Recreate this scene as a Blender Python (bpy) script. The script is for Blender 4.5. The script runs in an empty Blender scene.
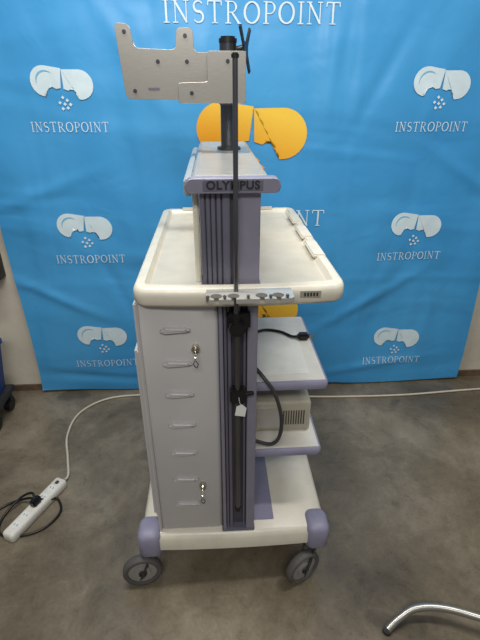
import bpy, bmesh, math, random
from mathutils import Vector, Matrix, Euler
random.seed(4)
S=bpy.context.scene
COL=S.collection
# ---------------------------------------------------------------- materials
def lin(c):
    return tuple(((v/255)/12.92 if v/255<=0.04045 else ((v/255+0.055)/1.055)**2.4) for v in c)
def mat(name,rgb,rough=0.5,metal=0.0,var=0.06,scale=20,bump=0.0,bscale=200,coat=0.0,stretch=None):
    m=bpy.data.materials.new(name); m.use_nodes=True
    nt=m.node_tree; N=nt.nodes; L=nt.links
    b=N['Principled BSDF']; c=lin(rgb)
    tc=N.new('ShaderNodeTexCoord'); mp=N.new('ShaderNodeMapping'); L.new(tc.outputs['Object'],mp.inputs[0])
    if stretch: mp.inputs['Scale'].default_value=stretch
    n=N.new('ShaderNodeTexNoise'); n.inputs['Scale'].default_value=scale; n.inputs['Detail'].default_value=4
    L.new(mp.outputs[0],n.inputs['Vector'])
    r=N.new('ShaderNodeValToRGB'); r.color_ramp.elements[0].position=0.3; r.color_ramp.elements[1].position=0.7
    r.color_ramp.elements[0].color=tuple(v*(1-var) for v in c)+(1,)
    r.color_ramp.elements[1].color=tuple(min(1,v*(1+var)) for v in c)+(1,)
    L.new(n.outputs[0],r.inputs[0]); L.new(r.outputs[0],b.inputs['Base Color'])
    b.inputs['Roughness'].default_value=rough; b.inputs['Metallic'].default_value=metal
    b.inputs['Coat Weight'].default_value=coat
    if bump>0:
        n2=N.new('ShaderNodeTexNoise'); n2.inputs['Scale'].default_value=bscale; L.new(mp.outputs[0],n2.inputs['Vector'])
        bp=N.new('ShaderNodeBump'); bp.inputs['Strength'].default_value=bump; bp.inputs['Distance'].default_value=0.002
        L.new(n2.outputs[0],bp.inputs['Height']); L.new(bp.outputs[0],b.inputs['Normal'])
    return m
M={}
M['cream']=mat('cream_plastic',(214,209,194),0.34,bump=0.1)
M['white']=mat('white_plastic',(214,211,203),0.42)
M['panel']=mat('light_grey_panel',(184,182,182),0.38,bump=0.15,bscale=400,scale=5)
M['lav']=mat('grey_lilac_plastic',(142,140,164),0.45)
M['rail']=mat('dark_grey_lilac_rail',(108,107,122),0.36,metal=0.3)
M['raill']=mat('grey_lilac_rail',(134,132,150),0.36,metal=0.2)
M['groove']=mat('dark_groove',(34,34,40),0.5)
M['recess']=mat('column_recess',(72,71,82),0.45,metal=0.2)
M['grey']=mat('light_grey_metal',(184,183,178),0.3,metal=0.4)
M['disc']=mat('grey_wheel_disc',(140,138,134),0.5)
M['steel']=mat('brushed_steel',(182,179,172),0.30,metal=0.75,scale=40,stretch=(1,1,12))
M['chrome']=mat('chrome',(205,200,190),0.18,metal=1.0)
M['gunmetal']=mat('gunmetal_tube',(86,88,94),0.3,metal=0.8)
M['rod']=mat('grey_rod',(110,110,114),0.28,metal=0.9)
M['rodl']=mat('silver_rod',(165,163,158),0.3,metal=0.8)
M['black']=mat('black_plastic',(18,18,20),0.4)
M['rubber']=mat('grey_rubber',(84,82,80),0.6,var=0.2)
M['rubberd']=mat('dark_rubber',(45,44,44),0.6,var=0.2)
M['print']=mat('white_print',(206,224,232),0.5)
M['printb']=mat('blue_print',(120,180,212),0.5)
M['beige']=mat('beige_device',(170,165,148),0.5)
M['beiged']=mat('dark_beige_vent',(70,66,58),0.6)
M['paper']=mat('paper',(218,219,214),0.7)
M['blue']=mat('blue_bin',(28,62,120),0.5)
M['red']=mat('red_plastic',(170,40,30),0.5)
M['cord']=mat('white_cord',(198,190,174),0.5)
M['cable']=mat('grey_cable',(58,58,60),0.5)
M['sticker']=mat('grey_sticker',(150,147,136),0.6)
M['base']=mat('rust_brown_trim',(104,84,66),0.7,var=0.35,scale=12)
M['dark']=mat('dark_brown_cabinet',(48,42,38),0.6,var=0.2)
M['wallm']=mat('painted_wall',(196,189,174),0.75,var=0.16,scale=4,bump=0.4,bscale=40)
def grad_mat():
    m=bpy.data.materials.new('orange_yellow_print');m.use_nodes=True
    nt=m.node_tree;N=nt.nodes;L=nt.links;b=N['Principled BSDF'];b.inputs['Roughness'].default_value=.5
    tc=N.new('ShaderNodeTexCoord');sp=N.new('ShaderNodeSeparateXYZ');L.new(tc.outputs['Generated'],sp.inputs[0])
    r=N.new('ShaderNodeValToRGB');e=r.color_ramp.elements
    e[0].position=.1;e[0].color=lin((218,132,22))+(1,);e[1].position=.75;e[1].color=lin((240,196,66))+(1,)
    q=e.new(.42);q.color=lin((230,162,34))+(1,)
    ad=N.new('ShaderNodeMath');ad.operation='MULTIPLY_ADD';ad.inputs[1].default_value=.35
    L.new(sp.outputs[0],ad.inputs[0]);m2=N.new('ShaderNodeMath');m2.operation='MULTIPLY';m2.inputs[1].default_value=.6
    L.new(sp.outputs[2],m2.inputs[0]);L.new(m2.outputs[0],ad.inputs[2]);L.new(ad.outputs[0],r.inputs[0])
    L.new(r.outputs[0],b.inputs['Base Color']);return m
M['orange']=grad_mat()

# ---------------------------------------------------------------- helpers
def link(o,parent=None):
    COL.objects.link(o)
    if parent is not None:
        o.parent=parent
        o.matrix_parent_inverse=Matrix.Translation(-parent.location)
    return o
def empty(name,loc=(0,0,0)):
    e=bpy.data.objects.new(name,None); e.location=loc; e.empty_display_size=0.1
    COL.objects.link(e); return e
def mk(name,bm,m,parent=None,smooth=None):
    bmesh.ops.recalc_face_normals(bm,faces=bm.faces)
    me=bpy.data.meshes.new(name); bm.to_mesh(me); bm.free()
    ms=m if isinstance(m,(list,tuple)) else [m]
    for q in ms: me.materials.append(q)
    o=bpy.data.objects.new(name,me); link(o,parent)
    if smooth is not None:
        me.polygons.foreach_set('use_smooth',[True]*len(me.polygons))
        try: me.set_sharp_from_angle(angle=math.radians(smooth))
        except Exception: pass
    return o
def box(name,x0,x1,y0,y1,z0,z1,m,parent=None,bev=0.003):
    bm=bmesh.new(); bmesh.ops.create_cube(bm,size=1)
    for v in bm.verts:
        v.co=Vector(((x0+x1)/2+v.co.x*(x1-x0),(y0+y1)/2+v.co.y*(y1-y0),(z0+z1)/2+v.co.z*(z1-z0)))
    if bev>0: bmesh.ops.bevel(bm,geom=bm.edges[:],offset=bev,segments=2,affect='EDGES',clamp_overlap=True)
    return mk(name,bm,m,parent,40)
def rr(x0,x1,y0,y1,r,n=7,bulge=0.0):
    pts=[]; r=max(r,0.0005)
    for cx,cy,a0 in ((x1-r,y1-r,0),(x0+r,y1-r,90),(x0+r,y0+r,180),(x1-r,y0+r,270)):
        for i in range(n+1):
            a=math.radians(a0+90*i/n); pts.append([cx+r*math.cos(a),cy+r*math.sin(a)])
        if a0==180:
            for i in range(1,12): pts.append([x0+r+(x1-x0-2*r)*i/12,y0])
    if bulge:
        for p in pts:
            if p[1]<(y0+y1)/2:
                t=(p[0]-(x0+x1)/2)/((x1-x0)/2); p[1]-=bulge*(1-t*t)
    return pts
def loft(name,x0,x1,y0,y1,r,rings,m,parent=None,bulge=0.0,sm=45):
    """rings: (inset,z[,front_inset])"""
    bm=bmesh.new(); prev=None; first=None
    for k in rings:
        d=k[0]; z=k[1]; fi=k[2] if len(k)>2 else d
        vs=[bm.verts.new((p[0],p[1],z)) for p in rr(x0+d,x1-d,y0+fi,y1-d,r-d*0.8,bulge=bulge)]
        if prev:
            for i in range(len(vs)):
                bm.faces.new((prev[i],prev[(i+1)%len(vs)],vs[(i+1)%len(vs)],vs[i]))
        else: first=vs
        prev=vs
    bm.faces.new(first[::-1]); bm.faces.new(prev)
    return mk(name,bm,m,parent,sm)
def cyl(name,p0,p1,r,m,parent=None,r2=None,n=28,bev=0.0):
    p0=Vector(p0);p1=Vector(p1); d=p1-p0
    bm=bmesh.new(); bmesh.ops.create_cone(bm,cap_ends=True,segments=n,radius1=r,radius2=r if r2 is None else r2,depth=d.length)
    if bev>0:
        es=[e for e in bm.edges if abs(e.verts[0].co.z-e.verts[1].co.z)<1e-6]
        bmesh.ops.bevel(bm,geom=es,offset=bev,segments=2,affect='EDGES')
    q=d.to_track_quat('Z','Y').to_matrix().to_4x4()
    bmesh.ops.transform(bm,matrix=Matrix.Translation((p0+p1)/2)@q,verts=bm.verts)
    return mk(name,bm,m,parent,40)
def tube(name,pts,r,m,parent=None,n=10,sub=8):
    P=[Vector(p) for p in pts]; path=[]
    for i in range(len(P)-1):
        a=P[max(i-1,0)];b=P[i];c=P[i+1];d=P[min(i+2,len(P)-1)]
        for k in range(sub):
            t=k/sub
            path.append(0.5*((2*b)+(c-a)*t+(2*a-5*b+4*c-d)*t*t+(-a+3*b-3*c+d)*t**3))
    path.append(P[-1])
    bm=bmesh.new(); prev=None; up=Vector((0.13,0.21,1)).normalized(); N=None
    for i,p in enumerate(path):
        T=(path[min(i+1,len(path)-1)]-path[max(i-1,0)]).normalized()
        if N is None:
            N=T.cross(up); N=N.normalized() if N.length>1e-3 else Vector((1,0,0))
        N=(N-T*N.dot(T)).normalized(); B=T.cross(N)
        vs=[bm.verts.new(p+N*r*math.cos(2*math.pi*k/n)+B*r*math.sin(2*math.pi*k/n)) for k in range(n)]
        if prev:
            for k in range(n): bm.faces.new((prev[k],prev[(k+1)%n],vs[(k+1)%n],vs[k]))
        else: bm.faces.new(vs)
        prev=vs
    bm.faces.new(prev[::-1])
    return mk(name,bm,m,parent,60)
def prism(name,poly,y0,y1,m,parent=None,bev=0.001,axis='Y'):
    bm=bmesh.new()
    f=(lambda a,b,c:(a,c,b)) if axis=='Y' else ((lambda a,b,c:(c,a,b)) if axis=='X' else (lambda a,b,c:(a,b,c)))
    A=[bm.verts.new(f(x,z,y0)) for x,z in poly]; B=[bm.verts.new(f(x,z,y1)) for x,z in poly]
    bm.faces.new(A); bm.faces.new(B[::-1])
    for i in range(len(A)): bm.faces.new((A[i],A[(i+1)%len(A)],B[(i+1)%len(A)],B[i]))
    bmesh.ops.recalc_face_normals(bm,faces=bm.faces)
    if bev>0: bmesh.ops.bevel(bm,geom=bm.edges[:],offset=bev,segments=1,affect='EDGES')
    return mk(name,bm,m,parent,40)
def roundpoly(pts,r,n=5):
    out=[]; k=len(pts)
    for i in range(k):
        p=Vector(pts[i]);a=Vector(pts[i-1]);b=Vector(pts[(i+1)%k])
        u=(a-p);v=(b-p); rr_=min(r,u.length*.45,v.length*.45)
        s=p+u.normalized()*rr_; e=p+v.normalized()*rr_
        for j in range(n+1):
            t=j/n; q=s*(1-t)**2+p*2*t*(1-t)+e*t*t; out.append((q.x,q.y))
    return out

# ---------------------------------------------------------------- room
def floor_mat():
    m=bpy.data.materials.new('stained_concrete'); m.use_nodes=True
    nt=m.node_tree;N=nt.nodes;L=nt.links;b=N['Principled BSDF']
    tc=N.new('ShaderNodeTexCoord')
    def noise(s,d,ro,dist=0):
        n=N.new('ShaderNodeTexNoise');n.inputs['Scale'].default_value=s;n.inputs['Detail'].default_value=d
        n.inputs['Roughness'].default_value=ro;n.inputs['Distortion'].default_value=dist
        L.new(tc.outputs['Object'],n.inputs['Vector']);return n
    n1=noise(1.9,10,.66,.4);n2=noise(90,6,.8);n3=noise(12,9,.75,.8)
    r=N.new('ShaderNodeValToRGB'); e=r.color_ramp.elements
    e[0].position=0.34;e[0].color=lin((88,79,65))+(1,)
    e[1].position=0.68;e[1].color=lin((144,134,116))+(1,)
    q=e.new(0.5);q.color=lin((112,102,85))+(1,)
    L.new(n1.outputs[0],r.inputs[0])
    def ramp(n,a,b_,lo,hi):
        r2=N.new('ShaderNodeValToRGB');r2.color_ramp.elements[0].position=a;r2.color_ramp.elements[1].position=b_
        r2.color_ramp.elements[0].color=(lo,lo,lo,1);r2.color_ramp.elements[1].color=(hi,hi,hi,1)
        L.new(n.outputs[0],r2.inputs[0]);return r2
    cur=r
    for rp in (ramp(n2,.32,.68,.84,1.12),ramp(n3,.36,.64,.84,1.10)):
        mx=N.new('ShaderNodeMixRGB');mx.blend_type='MULTIPLY';mx.inputs[0].default_value=1
        L.new(cur.outputs[0],mx.inputs[1]);L.new(rp.outputs[0],mx.inputs[2]);cur=mx
    n4=noise(4.6,3,.5,.4)
    st=ramp(n4,.29,.35,.55,1.0)
    mx=N.new('ShaderNodeMixRGB');mx.blend_type='MULTIPLY';mx.inputs[0].default_value=.7
    L.new(cur.outputs[0],mx.inputs[1]);L.new(st.outputs[0],mx.inputs[2]);cur=mx
    # fine scuffs: thin light scratches
    mp=N.new('ShaderNodeMapping');mp.inputs['Scale'].default_value=(2,26,1);mp.inputs['Rotation'].default_value=(0,0,.5)
    L.new(tc.outputs['Object'],mp.inputs[0])
    n5=N.new('ShaderNodeTexNoise');n5.inputs['Scale'].default_value=1.6;n5.inputs['Detail'].default_value=3;L.new(mp.outputs[0],n5.inputs['Vector'])
    sc=ramp(n5,.66,.70,1.0,1.22)
    mx=N.new('ShaderNodeMixRGB');mx.blend_type='MULTIPLY';mx.inputs[0].default_value=.6
    L.new(cur.outputs[0],mx.inputs[1]);L.new(sc.outputs[0],mx.inputs[2]);cur=mx
    L.new(cur.outputs[0],b.inputs['Base Color'])
    rr_=N.new('ShaderNodeMapRange');rr_.inputs['From Min'].default_value=0.35;rr_.inputs['From Max'].default_value=0.65
    rr_.inputs['To Min'].default_value=0.25;rr_.inputs['To Max'].default_value=0.42
    L.new(n3.outputs[0],rr_.inputs['Value']);L.new(rr_.outputs[0],b.inputs['Roughness'])
    bp=N.new('ShaderNodeBump');bp.inputs['Strength'].default_value=0.08;bp.inputs['Distance'].default_value=0.002
    L.new(n2.outputs[0],bp.inputs['Height']);L.new(bp.outputs[0],b.inputs['Normal'])
    return m
WY=2.07
box('floor',-3.2,3.4,-2.5,WY+0.1,-0.1,0,floor_mat(),None,0)
box('wall_back',-3.2,3.4,WY,WY+0.1,0,3.0,M['wallm'],None,0)
box('baseboard_back',-3.2,3.4,WY-0.012,WY,0,0.035,M['base'],None,0.002)
WC=empty('wall_cabinet',(-1.2,2.0,1.2))
box('carcass',-1.40,-0.998,1.96,WY,.66,1.75,M['dark'],WC,.003)
for k,(a,b_) in enumerate(((-1.395,-1.202),(-1.198,-1.003))):
    box('door_leaf_%d'%(k+1),a,b_,1.945,1.96,.67,1.74,M['dark'],WC,.003)
    xx=-1.22 if k==0 else -1.18
    cyl('pull_%d'%(k+1),(xx,1.935,1.1),(xx,1.935,1.2),.005,M['rod'],WC)
    for zz_ in (1.1,1.2): cyl('pull_post_%d_%d'%(k+1,int(zz_*10)),(xx,1.935,zz_),(xx,1.947,zz_),.004,M['rod'],WC)

# ---------------------------------------------------------------- banner
BY=2.025
def wav(x,z):
    low=max(0.0,1.0-z/1.1)
    fold=0.003*math.exp(-((x-.60)/.02)**2)-0.003*math.exp(-((x+.22)/.02)**2)+0.003*math.exp(-((z-.62)/.02)**2)
    def crease(x0,z0,dx,dz,w,a,ln):
        l=math.hypot(dx,dz);dx/=l;dz/=l
        s=(x-x0)*dx+(z-z0)*dz; t=-(x-x0)*dz+(z-z0)*dx
        return a*math.exp(-(t/w)**2)*math.exp(-(s/ln)**2)
    cr=(crease(-.75,.55,1,-.5,.026,.009,.25)+crease(-.45,.55,.4,-1,.028,-.008,.25)+crease(.75,.5,1,.6,.028,.009,.28)
        +crease(1.1,.55,-.3,1,.028,-.008,.25)+crease(-.75,1.05,1,.35,.03,.007,.25)+crease(1.15,1.1,1,-.6,.028,.007,.22)
        +crease(.7,1.5,.5,1,.032,-.007,.25)+crease(-.3,1.55,-.6,1,.032,.007,.22)+crease(.8,.12,1,.15,.024,.008,.3)+crease(-.6,.09,1,-.1,.022,-.007,.25)
        +crease(.52,.85,-.3,1,.03,.006,.2))
    return (0.008*math.sin(2.6*x+1.1*z+0.4)+0.005*math.sin(6.3*x-2.6*z+1.0)+0.002*math.sin(13*x+5.5*z)
            +0.002*math.sin(9*z+1.2*x)+low*0.007*math.sin(10*x+1.8*math.sin(4*z))+fold*.6+cr)
def banner_mat():
    m=bpy.data.materials.new('blue_vinyl_fabric'); m.use_nodes=True
    nt=m.node_tree;N=nt.nodes;L=nt.links;b=N['Principled BSDF']
    tc=N.new('ShaderNodeTexCoord')
    n=N.new('ShaderNodeTexNoise');n.inputs['Scale'].default_value=1.2;n.inputs['Detail'].default_value=3
    L.new(tc.outputs['Object'],n.inputs['Vector'])
    r=N.new('ShaderNodeValToRGB');r.color_ramp.elements[0].position=0.35;r.color_ramp.elements[1].position=0.7
    r.color_ramp.elements[0].color=lin((58,146,206))+(1,);r.color_ramp.elements[1].color=lin((72,158,214))+(1,)
    L.new(n.outputs[0],r.inputs[0]);L.new(r.outputs[0],b.inputs['Base Color'])
    b.inputs['Roughness'].default_value=0.38
    prev=None
    for sc,rot,scale,st,dist in (((1.0,1,0.35),0.5,3.0,.8,.055),((0.35,1,1.0),0.35,3.2,.7,.035),((1,1,1),0,10,.3,.008)):
        mp=N.new('ShaderNodeMapping');mp.inputs['Scale'].default_value=sc;mp.inputs['Rotation'].default_value=(0,rot,0)
        L.new(tc.outputs['Object'],mp.inputs[0])
        n2=N.new('ShaderNodeTexNoise');n2.inputs['Scale'].default_value=scale;n2.inputs['Detail'].default_value=1.5;n2.inputs['Distortion'].default_value=0.8
        L.new(mp.outputs[0],n2.inputs['Vector'])
        bp=N.new('ShaderNodeBump');bp.inputs['Strength'].default_value=st;bp.inputs['Distance'].default_value=dist
        L.new(n2.outputs[0],bp.inputs['Height'])
        if prev: L.new(prev.outputs[0],bp.inputs['Normal'])
        prev=bp
    L.new(prev.outputs[0],b.inputs['Normal'])
    return m
ban=empty('backdrop_banner',(0.19,BY,0.012))
bm=bmesh.new(); nx,nz=230,230; x0,x1,z0,z1=-0.945,1.325,0.008,2.35
g=[[None]*(nz+1) for _ in range(nx+1)]
for i in range(nx+1):
    for j in range(nz+1):
        x=x0+(x1-x0)*i/nx; z=z0+(z1-z0)*j/nz
        fx=abs(i/nx-.5)*2
        ed=0.010*math.sin(5*z+.5)*(fx**12)
        sag=0.008*(1+math.sin(4.3*x+.6)) if j==0 else 0
        g[i][j]=bm.verts.new((x+ed,BY-wav(x,z),z+sag))
for i in range(nx):
    for j in range(nz): bm.faces.new((g[i][j],g[i+1][j],g[i+1][j+1],g[i][j+1]))
cl=mk('cloth',bm,banner_mat(),ban,180)
def flat(name,polys,m,off=0.0034):
    bm=bmesh.new()
    for poly in polys:
        bm.faces.new([bm.verts.new((p[0],0,p[1])) for p in poly])
    bmesh.ops.triangulate(bm,faces=bm.faces[:])
    # slice along a regular lattice so the print can follow the cloth
    xs=[v.co.x for v in bm.verts]; zs=[v.co.z for v in bm.verts]; st=.018
    if max(zs)-min(zs)>.05:
        k=math.ceil(min(xs)/st)
        while k*st<max(xs):
            bmesh.ops.bisect_plane(bm,geom=bm.verts[:]+bm.edges[:]+bm.faces[:],plane_co=(k*st,0,0),plane_no=(1,0,0)); k+=1
        k=math.ceil(min(zs)/st)
        while k*st<max(zs):
            bmesh.ops.bisect_plane(bm,geom=bm.verts[:]+bm.edges[:]+bm.faces[:],plane_co=(0,0,k*st),plane_no=(0,0,1)); k+=1
    for v in bm.verts: v.co.y=BY-wav(v.co.x,v.co.z)-off
    return mk(name,bm,m,ban,180)
def strip(pts,w):
    P=[Vector(p) for p in pts];W=w if isinstance(w,(list,tuple)) else [w]*len(P);q=[];ls=[];rs=[]
    for i,p in enumerate(P):
        t=(P[min(i+1,len(P)-1)]-P[max(i-1,0)]).normalized(); n=Vector((-t.y,t.x))
        ls.append(p+n*W[i]/2); rs.append(p-n*W[i]/2)
    for i in range(len(P)-1): q.append([ls[i],ls[i+1],rs[i+1],rs[i]])
    return q
def arc(cx,cy,rx,ry,a0,a1,n=14):
    return [(cx+rx*math.cos(math.radians(a0+(a1-a0)*i/n)),cy+ry*math.sin(math.radians(a0+(a1-a0)*i/n))) for i in range(n+1)]
def glyph(c):
    th=.05; st=.10; ser=lambda x,y,w=.3: [[(x-w/2,y),(x+w/2,y),(x+w/2,y+th),(x-w/2,y+th)]]
    if c=='I': return strip([(.17,0),(.17,1)],st)+ser(.17,0)+ser(.17,.95),.34
    if c=='N': return strip([(.17,0),(.17,1)],.05)+strip([(.14,.98),(.74,.02)],st)+strip([(.72,0),(.72,1)],.05)+ser(.17,0,.26)+ser(.15,.95,.26)+ser(.72,.95,.26),.88
    if c=='T': return strip([(.4,0),(.4,1)],st)+strip([(.05,.97),(.75,.97)],.06)+ser(.4,0)+strip([(.07,.97),(.05,.78)],.05)+strip([(.73,.97),(.75,.78)],.05),.8
    if c=='O':
        return strip(arc(.45,.5,.37,.46,0,360,28),[.07+.05*abs(math.cos(math.radians(360*i/28))) for i in range(29)]),.9
    if c=='P': return strip([(.17,0),(.17,1)],st)+ser(.17,0)+ser(.13,.95,.22)+strip([(.17,.96)]+arc(.36,.71,.24,.25,90,-90)+[(.17,.46)],[.05]*5+[.07,.09,.1,.1,.09,.07]+[.05]*6),.66
    if c=='R': return strip([(.17,0),(.17,1)],st)+ser(.17,0)+ser(.13,.95,.22)+strip([(.17,.96)]+arc(.36,.73,.22,.23,90,-90)+[(.17,.5)],[.05]*5+[.07,.09,.1,.1,.09,.07]+[.05]*6)+strip([(.36,.5),(.72,.03)],st)+ser(.74,0,.2),.82
    if c=='S':
        p=arc(.33,.73,.22,.23,30,270,12)+arc(.33,.27,.24,.24,90,-150,12)
        return strip(p,[.05,.06,.06,.07,.08,.09,.09,.09,.1,.1,.11,.12,.12,.12,.12,.11,.1,.1,.09,.09,.08,.07,.06,.06,.05,.05]),.64
def word(s,cx,cz,width,height):
    x=0;polys=[];gap=.12
    for c in s:
        g_,w=glyph(c)
        for p in g_: polys.append([(q[0]+x,q[1]) for q in p])
        x+=w+gap
    x-=gap; k=width/x
    return [[(cx+(q[0]-x/2)*k,cz+(q[1]-.5)*height) for q in p] for p in polys]
def logo(cx,cz,w,tilt=-9):
    h=w*0.43; L=[]
    def rot(pts,px,pz,a):
        a=math.radians(a);return [(cx+px+x*math.cos(a)-z*math.sin(a),cz+pz+x*math.sin(a)+z*math.cos(a)) for x,z in pts]
    r=h*.5; l=w*.47
    left=arc(-l+r,0,r,r,90,270,16)+[(-l*.48,-r)]+arc(-l*.26,-r,l*.22,r*.7,180,60,7)+[(0.0,-r*.28),(0,r)]
    right=[(-x,z*0.98) for x,z in left][::-1]
    L.append(rot(left,-w*.018,h*.05,tilt)); L.append(rot(right,w*.018,h*.02,tilt+9))
    d=w*.028
    for dx,dz in ((-.02,-.17),(.045,-.21),(-.075,-.245),(.0,-.265),(.09,-.27),(.04,-.32),(-.04,-.33)):
        X=cx+dx*w;Z=cz+dz*w; L.append([(X-d,Z),(X,Z-d),(X+d,Z),(X,Z+d)])
    cr=rot(arc(-l+r*1.15,-r*.02,r*.72,r*.70,60,200,12),-w*.018,h*.05,tilt)
    return L,strip(cr,[w*(.004+.022*math.sin(math.pi*k/12)) for k in range(13)])
i=0
for cx,rows in ((-0.58,((1.465,1.315),(0.895,0.752),(0.335,0.182))),(0.945,((1.465,1.310),(0.875,0.735),(0.275,0.150)))):
    for lz,tz in rows:
        i+=1
        a_,b_=logo(cx,lz,0.25)
        flat('logo_small_%d'%i,a_,M['print']); flat('logo_small_%d_crescent'%i,b_,M['printb'],.0044)
        flat('lettering_small_%d'%i,word('INSTROPOINT',cx+(0.005 if cx<0 else -.012),tz,0.315,0.038),M['print'])
for cx,lz in ((0.167,1.278),(0.175,0.46)):
    i+=1; flat('logo_large_%d'%i,logo(cx,lz,0.475,-8)[0],M['orange'])
for cz in (1.708,0.93,0.12):
    i+=1; flat('lettering_large_%d'%i,word('INSTROPOINT',0.165,cz,0.67,0.072),M['print'])
cyl('hanging_rail',(-1.0,BY+0.02,2.36),(1.38,BY+0.02,2.36),0.012,M['gunmetal'],ban)

# ---------------------------------------------------------------- trolley
C=empty('medical_endoscopy_trolley',(0.05,1.28,0))
Z0,ZT=0.225,1.012
# base
loft('base_deck',-.253,.33,.945,1.62,.05,[(.012,.15),(.0,.162),(0,.205),(.006,.218),(.014,.225)],M['cream'],C,bulge=.008)
box('underframe',-.20,.27,1.0,1.56,.125,.152,M['gunmetal'],C,.004)
box('deck_strip',.098,.165,.985,1.45,.2255,.2285,M['lav'],C,.001)
for n,(a,b_,c,d) in enumerate([(-.264,-.190,.932,1.02),(.264,.338,.932,1.02),(-.264,-.190,1.55,1.63),(.264,.338,1.55,1.63)]):
    loft('corner_bumper_%d'%(n+1),a,b_,c,d,.026,[(.008,.136),(0,.146),(0,.218),(.006,.230),(.016,.236)],M['lav'],C)
# casters
def caster(n,x,y,ang,top=.135,px=0,py=0):
    a=math.radians(ang); ax=Vector((math.cos(a),math.sin(a),0)); c=Vector((x,y,.0625))
    prof=[(-.012,.046),(-.015,.052),(-.014,.058),(-.008,.0625),(.008,.0625),(.014,.058),(.015,.052),(.012,.046)]
    bm=bmesh.new(); prev=None; T=ax.cross(Vector((0,0,1))); first=None; n_=36
    for k in range(n_):
        t=2*math.pi*k/n_; rad=T*math.cos(t)+Vector((0,0,1))*math.sin(t)
        vs=[bm.verts.new(c+ax*p[0]+rad*p[1]) for p in prof]
        if prev:
            for q in range(len(prof)): bm.faces.new((prev[q],prev[(q+1)%len(prof)],vs[(q+1)%len(prof)],vs[q]))
        else: first=vs
        prev=vs
    for q in range(len(prof)): bm.faces.new((prev[q],prev[(q+1)%len(prof)],first[(q+1)%len(prof)],first[q]))
    mk('caster_%d_tyre'%n,bm,M['rubber'],C,50)
    cyl('caster_%d_disc'%n,c-ax*.008,c+ax*.008,.047,M['disc'],C,n=32,bev=.001)
    cyl('caster_%d_ring'%n,c-ax*.013,c+ax*.013,.028,M['disc'],C,r2=.028,n=32,bev=.003)
    cyl('caster_%d_hub'%n,c-ax*.020,c+ax*.020,.012,M['rubberd'],C,n=20,bev=.002)
    sw=Vector((px,py,0))
    for s in (-1,1):
        p=c+ax*s*.021
        d=(sw-Vector((c.x,c.y,0)))
        bm=bmesh.new()
        u=d.normalized() if d.length>0 else T
        pts=[Vector((p.x,p.y,.05))-u*.012,Vector((p.x,p.y,.05))+u*.012,Vector((p.x,p.y,.125))+u*(d.length+.02),Vector((p.x,p.y,.125))+u*max(d.length-.02,-.01)]
        A=[bm.verts.new(q-ax*.002) for q in pts];B=[bm.verts.new(q+ax*.002) for q in pts]
        bm.faces.new(A);bm.faces.new(B[::-1])
        for k in range(4): bm.faces.new((A[k],A[(k+1)%4],B[(k+1)%4],B[k]))
        mk('caster_%d_fork_%d'%(n,1 if s<0 else 2),bm,M['gunmetal'],C)
    cyl('caster_%d_swivel'%n,(px,py,.122),(px,py,.142),.027,M['gunmetal'],C,n=24,bev=.003)
caster(1,-.262,.948,98,px=-.222,py=.985)
caster(2,.258,.930,118,px=.292,py=.972)
caster(3,-.235,1.60,20,px=-.225,py=1.575)
caster(4,.305,1.555,15,px=.295,py=1.585)
# cabinet body
box('cabinet_body',-.178,.09,.985,1.44,Z0,ZT-.005,M['panel'],C,.004)
box('rear_door',-.214,-.181,1.0,1.42,.245,.86,M['panel'],C,.008)
box('rear_door_handle',-.224,-.213,1.08,1.12,.50,.70,M['rail'],C,.004)
# near side cover panel
loft('side_cover',-.190,.003,.962,.992,.012,[(.006,Z0+.001),(.0,Z0+.012),(0,ZT-.012),(.004,ZT-.001)],M['panel'],C)
box('side_cover_edge',-.195,-.186,.958,.990,Z0+.004,ZT-.004,M['panel'],C,.003)
k=0
for z in (.935,.84,.745,.645,.545,.445,.345):
    k+=1
    prism('cover_rib_%d'%k,roundpoly([(-.138,z),(-.126,z+.009),(-.074,z+.005),(-.064,z+.001),(-.074,z-.003),(-.126,z-.006)],.003),.950,.965,M['panel'],C,.0015)
for k,z in enumerate((.886,.42)):
    cyl('lock_barrel_%d'%(k+1),(-.054,.945,z),(-.054,.965,z),.010,M['chrome'],C,bev=.002)
    box('lock_key_%d'%(k+1),-.0555,-.0525,.932,.946,z-.009,z+.007,M['chrome'],C,.001)
    cyl('lock_key_bow_%d'%(k+1),(-.0555,.926,z-.010),(-.0525,.926,z-.010),.010,M['chrome'],C)
    tube('lock_key_ring_%d'%(k+1),[(-.054,.924,z-.016),(-.048,.922,z-.026),(-.052,.922,z-.036),(-.059,.923,z-.026),(-.054,.924,z-.016)],.0012,M['gunmetal'],C,n=6)
# lower column with rails
box('column_core',.006,.096,.972,.985,Z0,ZT,M['recess'],C,0)
for n,(a,b_) in enumerate([(.004,.013),(.016,.022),(.025,.033),(.064,.069),(.073,.098)]):
    box('column_rail_%d'%(n+1),a,b_,.950 if b_-a>.0085 else .955,.990,Z0,ZT,M['raill'] if n in (0,4) else M['rail'],C,.002)
box('column_foot',.0,.10,.948,.99,Z0,Z0+.012,M['rail'],C,.002)
loft('far_side_cover',-.192,.003,1.44,1.465,.012,[(.006,Z0+.001),(.0,Z0+.012),(0,ZT-.012),(.004,ZT-.001)],M['panel'],C)
box('far_column',.004,.098,1.44,1.475,Z0,ZT,M['rail'],C,.004)
# shelves
for n,z in enumerate((.69,.442)):
    loft('shelf_%d_tray'%(n+1),.088,.312,1.035,1.45,.016,[(.003,z),(0,z+.004),(0,z+.020),(.003,z+.026)],M['lav'],C)
    box('shelf_%d_surface'%(n+1),.095,.304,1.045,1.442,z+.0255,z+.0285,M['white'],C,.001)
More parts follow.
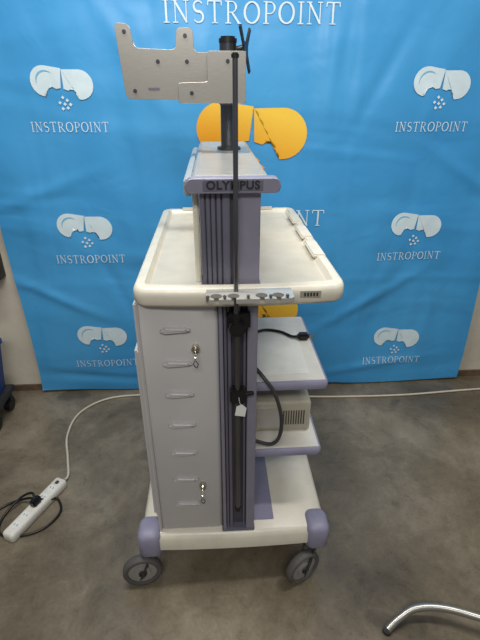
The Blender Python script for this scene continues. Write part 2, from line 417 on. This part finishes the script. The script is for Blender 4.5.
# worktop
loft('worktop',-.190,.300,.935,1.70,.032,[(.03,1.006),(.008,1.009),(0,1.018),(0,1.044),(.004,1.053),(.010,1.056),(.026,1.056),(.034,1.046),(.038,1.042)],M['cream'],C,bulge=.014)
for n,(ya,yb) in enumerate(((1.13,1.26),(1.30,1.42),(1.47,1.58))):
    box('worktop_step_%d'%(n+1),.259,.294,ya,yb,1.050,1.060,M['cream'],C,.003)
box('worktop_back_rail',-.12,.22,1.67,1.695,1.050,1.060,M['cream'],C,.004)
box('asset_sticker',.190,.238,.9245,.932,1.028,1.045,M['sticker'],C,.0005)
for k in range(5):
    box('asset_sticker_digit_%d'%(k+1),.199+k*.007,.203+k*.007,.9238,.9248,1.032,1.041,M['groove'],C,0)
# bridge (upper shelf)
for nme,ya,yb in (('near',.962,1.03),('far',1.57,1.64)):
    box('bridge_%s_core'%nme,-.028,.098,ya+.010,yb-.008,1.040,1.268,M['recess'],C,0)
    for n,(a,b_) in enumerate([(-.030,-.020),(-.017,-.009),(-.006,.002),(.006,.014),(.018,.034),(.052,.100)]):
        box('bridge_%s_rail_%d'%(nme,n+1),a,b_,ya,yb,1.040,1.268,M['raill'] if n==5 else M['rail'],C,.002)
    box('bridge_%s_foot'%nme,-.034,.104,ya-.004,yb+.004,1.040,1.049,M['rail'],C,.002)
box('bridge_back_panel',-.047,-.034,1.0,1.62,1.040,1.262,M['cream'],C,.003)
loft('bridge_top',-.045,.118,.965,1.66,.012,[(.004,1.258),(0,1.262),(0,1.284),(.004,1.290),(.010,1.292),(.014,1.289)],M['grey'],C)
box('bridge_left_skirt',-.064,-.045,.99,1.6,1.245,1.28,M['grey'],C,.004)
prism('bridge_end_cap',roundpoly([(-.055,1.260),(.135,1.260),(.140,1.276),(.132,1.291),(-.050,1.291),(-.060,1.276)],.008),.940,.972,M['raill'],C,.002)
box('nameplate',-.022,.102,.9385,.942,1.265,1.287,M['rail'],C,.001)
cu=bpy.data.curves.new('t','FONT');cu.body='OLYMPUS';cu.size=.0235;cu.extrude=.0008;cu.align_x='CENTER';cu.align_y='CENTER';cu.space_character=1.1;cu.offset=.0008
to=bpy.data.objects.new('t',cu);COL.objects.link(to);bpy.context.view_layer.update()
me=bpy.data.meshes.new_from_object(to.evaluated_get(bpy.context.evaluated_depsgraph_get()))
bpy.data.objects.remove(to);me.transform(Matrix.Translation((.04,.9378,1.2765))@Matrix.Rotation(math.radians(90),4,'X'))
me.materials.clear();me.materials.append(M['groove']);link(bpy.data.objects.new('nameplate_letters',me),C)
# monitor pole
PY=1.45
cyl('monitor_pole_flange',(.05,PY,1.288),(.05,PY,1.298),.036,M['gunmetal'],C,bev=.003)
cyl('monitor_pole',(.05,PY,1.298),(.05,PY,1.565),.0235,M['gunmetal'],C)
cyl('monitor_pole_cap',(.05,PY,1.560),(.05,PY,1.580),.025,M['black'],C,bev=.005)
cyl('monitor_pole_collar',(.05,PY,1.41),(.05,PY,1.44),.028,M['rail'],C,bev=.003)
# sheet metal bracket
pl=[(-.238,1.600),(-.200,1.597),(-.192,1.545),(-.088,1.541),(-.084,1.590),(-.042,1.590),(-.040,1.536),(.086,1.536),(.086,1.421),(-.225,1.428)]
prism('bracket_plate',roundpoly(pl,.014),1.350,1.354,M['steel'],C,.0008)
pl=[(-.085,1.418),(.092,1.418),(.092,1.538),(-.008,1.538),(-.008,1.468),(-.085,1.466)]
prism('bracket_front_plate',roundpoly(pl,.008),1.325,1.329,M['steel'],C,.0008)
box('bracket_side_flange',.088,.092,1.327,1.47,1.418,1.538,M['steel'],C,.001)
box('bracket_bottom_flange',-.08,.09,1.327,1.353,1.418,1.422,M['steel'],C,.001)
box('bracket_clamp',.02,.09,1.354,1.44,1.45,1.51,M['gunmetal'],C,.003)
for n,(x,z) in enumerate([(-.214,1.580),(-.200,1.447),(-.135,1.515),(-.062,1.572),(-.06,1.515),(-.05,1.442),(.045,1.515)]):
    yy=1.350 if not (x>-.008 or z<1.443 and x>-.08) else 1.325
    cyl('bracket_screw_%d'%(n+1),(x,yy-.003,z),(x,yy+.001,z),.0050,M['gunmetal'],C,n=16,bev=.001)
for n,z in enumerate((1.452,)):
    prism('bracket_slot_%d'%(n+1),roundpoly([(-.165,z-.003),(-.135,z-.003),(-.135,z+.003),(-.165,z+.003)],.003),1.3492,1.3502,M['rail'],C,0)
# VESA mount
cyl('vesa_arm',(.065,PY,1.545),(.097,PY-.01,1.552),.010,M['black'],C)
bm_pts=[(PY-.055,1.60),(PY-.045,1.607),(PY-.015,1.57),(PY+.01,1.57),(PY+.04,1.607),(PY+.05,1.60),(PY+.02,1.56),(PY+.02,1.54),(PY+.05,1.50),(PY+.04,1.493),(PY+.01,1.53),(PY-.015,1.53),(PY-.045,1.493),(PY-.055,1.50),(PY-.02,1.54),(PY-.02,1.56)]
vp=prism('vesa_plate',bm_pts,-.003,.003,M['black'],C,.0008,axis='X')
vp.data.transform(Matrix.Translation((.098,PY,-.002))@Matrix.Rotation(math.radians(-20),4,'Z')@Matrix.Translation((0,-PY,0)))
# IV pole
cyl('iv_pole_upper',(.044,.912,1.0),(.044,.912,1.500),.0050,M['rod'],C)
cyl('iv_pole_tip',(.044,.912,1.498),(.044,.912,1.508),.007,M['black'],C,bev=.002)
cyl('iv_pole_lower',(.048,.935,.345),(.048,.935,1.01),.0068,M['rod'],C)
cyl('iv_pole_end',(.048,.935,.335),(.048,.935,.350),.009,M['black'],C,bev=.002)
box('pole_clamp_top',.022,.078,.918,.955,.95,.992,M['black'],C,.006)
box('pole_clamp_link',.034,.054,.904,.925,.965,1.0,M['black'],C,.004)
cyl('pole_clamp_knob',(.046,.895,.965),(.046,.925,.965),.019,M['black'],C,n=12,bev=.003)
box('pole_clamp_low',.028,.070,.922,.955,.735,.775,M['black'],C,.005)
cyl('pole_clamp_low_lever',(.066,.93,.762),(.088,.925,.768),.006,M['black'],C,bev=.002)
prism('paper_tag',[(.040,.70),(.066,.695),(.070,.722),(.058,.735),(.044,.728)],.9225,.9235,M['paper'],C,0)
tube('tag_string',[(.055,.923,.733),(.052,.920,.745),(.05,.921,.758)],.0008,M['paper'],C,n=5)
# scope hanger in front of worktop : bar with half-open round cut-outs
def hanger():
    yf,yb=.868,.925; xs=[.0,.037,.098,.134]; r=.0135
    pts=[(-.022,yb),(-.022,yf+.006),(-.016,yf)]
    for cx in xs:
        pts+= [(cx-.005,yf)]+[(cx+r*math.sin(math.radians(a)),yf+.019-r*math.cos(math.radians(a))) for a in (-24,-60,-100,-140,-180,-220,-260,-300,-336)]+[(cx+.005,yf)]
    pts+=[(.160,yf),(.168,yf+.008),(.168,yb)]
    return pts
prism('hanger_bar',hanger(),1.044,1.054,M['grey'],C,0,axis='Z')
for n,x in enumerate((-.018,.018,.068,.116,.152)):
    cyl('hanger_knob_%d'%(n+1),(x,.872,1.050),(x,.872,1.062),.004,M['chrome'],C,n=14,bev=.001)
box('hanger_mount',.0,.145,.915,.932,1.034,1.052,M['steel'],C,.002)
tube('hanging_cable',[(.10,1.06,.76),(.125,1.022,.745),(.155,1.010,.70),(.176,1.008,.62),(.174,1.008,.55),(.150,1.01,.518),(.105,1.03,.515)],.0055,M['cable'],C)

# ---------------------------------------------------------------- device on shelf 2
D=empty('electronic_device',(.2,1.25,.4705)); z=.4705
loft('housing',.108,.288,1.115,1.39,.01,[(.004,z+.004),(0,z+.008),(0,z+.108),(.004,z+.115),(.01,z+.118)],M['beige'],D)
for k in range(9):
    box('vent_%d'%(k+1),.20+k*.008,.204+k*.008,1.1135,1.118,z+.03,z+.085,M['beiged'],D,.0005)
box('front_panel',.118,.190,1.1125,1.118,z+.02,z+.10,M['grey'],D,.001)
for k,(a,b_) in enumerate(((.12,1.13),(.275,1.13),(.12,1.375),(.275,1.375))):
    cyl('foot_%d'%(k+1),(a,b_,z),(a,b_,z+.006),.008,M['rubberd'],D)
zz=.7188
P=empty('paper_sheet',(.19,1.2,zz))
prism('sheet',[(.115,1.08),(.262,1.075),(.268,1.36),(.118,1.37)],zz,zz+.0012,M['paper'],P,0,axis='Z')
K=empty('power_plug_cord',(.28,1.28,zz))
box('plug_body',.262,.300,1.262,1.290,zz+.001,zz+.023,M['black'],K,.006)
for s in (-.006,.006):
    box('prong_%d'%(1 if s<0 else 2),.298,.316,1.276+s-.001,1.276+s+.001,zz+.008,zz+.015,M['chrome'],K,0)
tube('cord',[(.264,1.276,zz+.012),(.245,1.283,zz+.008),(.21,1.32,zz+.007),(.16,1.335,zz+.007),(.115,1.31,zz+.007)],.0045,M['black'],K)

# ---------------------------------------------------------------- power strip on floor
A=Vector((-.770,1.125,0));B=Vector((-.65,1.385,0));d=(B-A).normalized();L_=(B-A).length;ang=math.atan2(d.y,d.x)
Pst=empty('power_strip',tuple((A+B)/2))
def loc(o,extra=Matrix.Identity(4)):
    o.data.transform(Matrix.Translation((A+B)/2)@Matrix.Rotation(ang,4,'Z')@extra);return o
loc(loft('strip_body',-L_/2,L_/2,-.026,.026,.012,[(.003,.001),(0,.005),(0,.030),(.004,.036),(.008,.038)],M['white'],Pst))
for k in range(5):
    x=-L_/2+.045+k*.046
    loc(box('socket_%d'%(k+1),x-.014,x+.014,-.014,.014,.0375,.0385,M['paper'],Pst,0))
    for s in (-1,1): loc(box('slot_%d_%d'%(k+1,1 if s<0 else 2),x-.005,x+.004,s*.006-.001,s*.006+.001,.0384,.0389,M['black'],Pst,0))
loc(box('switch',L_/2-.036,L_/2-.020,-.007,.007,.037,.042,M['beiged'],Pst,.002))
loc(box('plug',-.018,.022,-.013,.013,.039,.066,M['black'],Pst,.005))
mid=(A+B)/2
tube('plugged_black_cord',[(mid.x,mid.y,.060),(mid.x-.02,mid.y+.03,.066),(mid.x-.075,mid.y+.04,.03),(mid.x-.12,mid.y-.03,.006),(mid.x-.10,mid.y-.10,.006),(mid.x-.01,mid.y-.11,.006),(mid.x+.06,mid.y-.075,.006),(mid.x+.09,mid.y-.01,.006),(mid.x+.06,mid.y+.05,.006),(mid.x+.034,mid.y+.03,.025),(mid.x-.01,mid.y+.02,.046),(mid.x-.06,mid.y+.045,.02),(mid.x-.13,mid.y+.03,.006),(mid.x-.2,mid.y-.05,.006)],.0045,M['black'],Pst)
Wc=empty('white_extension_cord',(-.6,1.8,0))
tube('cord',[(B.x+.004,B.y+.012,.012),(-.642,1.43,.007),(-.672,1.53,.006),(-.715,1.68,.006),(-.70,1.84,.006),(-.587,1.95,.006),(-.397,1.975,.006),(-.1,1.96,.006),(.2,1.94,.006),(.53,1.905,.006),(.95,1.895,.006),(1.34,1.92,.006),(1.9,1.95,.006)],.0052,M['cord'],Wc)

# ---------------------------------------------------------------- left bin dolly
T=empty('storage_bin_dolly',(-1.2,1.84,0))
bx0,bx1,by0,by1=-1.42,-1.03,1.70,1.94
loft('bin',bx0,bx1,by0,by1,.03,[(.03,.13),(.0,.38),(-.008,.38),(-.008,.395),(.01,.395),(.035,.15)],M['blue'],T)
box('platform',bx0,bx1,by0,by1,.10,.128,M['rubberd'],T,.004)
box('red_case',bx0+.05,bx1-.06,by0+.05,by1-.05,.152,.435,M['red'],T,.01)
for k,(x,y) in enumerate(((bx0+.04,by0+.04),(bx1-.03,by0+.04),(bx0+.04,by1-.04),(bx1-.03,by1-.04))):
    cyl('wheel_%d'%(k+1),(x-.014,y,.038),(x+.014,y,.038),.038,M['black'],T,bev=.004)
    box('wheel_fork_%d'%(k+1),x-.02,x+.02,y-.012,y+.012,.05,.102,M['rubberd'],T,.003)
# ---------------------------------------------------------------- chrome stool
Q=empty('chrome_stool',(.98,.62,0)); hc=Vector((.98,.62,0))
for k,a in enumerate((164,230,302,14,86)):
    a=math.radians(a); u=Vector((math.cos(a),math.sin(a),0)); r0=.50 if k==0 else .36
    if k==0:
        pts=[hc+u*.03+Vector((0,0,.09)),Vector((.86,.68,.078)),Vector((.76,.735,.066)),Vector((.66,.775,.060)),Vector((.58,.785,.050)),Vector((.525,.770,.03)),Vector((.485,.750,.013))]
        e=Vector((.485,.750,0))
    else:
        pts=[hc+u*.03+Vector((0,0,.09)),hc+u*(r0*.45)+Vector((0,0,.085)),hc+u*(r0*.72)+Vector((0,0,.07)),hc+u*(r0*.92)+Vector((0,0,.03)),hc+u*r0+Vector((0,0,.014))]
        e=hc+u*r0
    tube('leg_%d'%(k+1),pts,.0115,M['rodl'],Q,n=14)
    cyl('leg_tip_%d'%(k+1),(e.x,e.y,0.0),(e.x,e.y,.018),.013,M['rubberd'],Q,bev=.003)
cyl('hub',hc+Vector((0,0,.07)),hc+Vector((0,0,.115)),.04,M['chrome'],Q,bev=.005)
cyl('stem',hc+Vector((0,0,.11)),hc+Vector((0,0,.45)),.016,M['chrome'],Q)
cyl('seat',hc+Vector((0,0,.45)),hc+Vector((0,0,.51)),.16,M['black'],Q,n=40,bev=.02)

# ---------------------------------------------------------------- lights / world
def area(name,loc,rot,sx,sy,e,col=(1,1,1)):
    l=bpy.data.lights.new(name,'AREA');l.shape='RECTANGLE';l.size=sx;l.size_y=sy;l.energy=e;l.color=col
    o=bpy.data.objects.new(name,l);o.location=loc;o.rotation_euler=Euler([math.radians(v) for v in rot]);COL.objects.link(o)
area('ceiling_light_a',(-.45,1.05,2.6),(0,0,0),1.1,.15,29,(1,.98,.93))
area('ceiling_light_b',(.95,.95,2.6),(0,0,0),.9,.15,19,(1,.98,.93))
area('ceiling_light_c',(-.1,-.9,2.5),(38,0,0),1.0,.3,27,(1,.97,.92))
w=bpy.data.worlds.new('world');S.world=w;w.use_nodes=True
w.node_tree.nodes['Background'].inputs[0].default_value=(.95,.95,.94,1);w.node_tree.nodes['Background'].inputs[1].default_value=.22
S.view_settings.view_transform='Standard'
# ---------------------------------------------------------------- camera
cd=bpy.data.cameras.new('camera');cam=bpy.data.objects.new('camera',cd);COL.objects.link(cam)
cam.location=(0,0,1.45);p=math.radians(27.1);y=math.radians(3.3)
f=Vector((math.sin(y)*math.cos(p),math.cos(y)*math.cos(p),-math.sin(p)))
cam.rotation_euler=f.to_track_quat('-Z','Y').to_euler()
cd.sensor_width=36;cd.sensor_fit='AUTO';cd.lens=450/640*36;cd.clip_start=.02
S.camera=cam
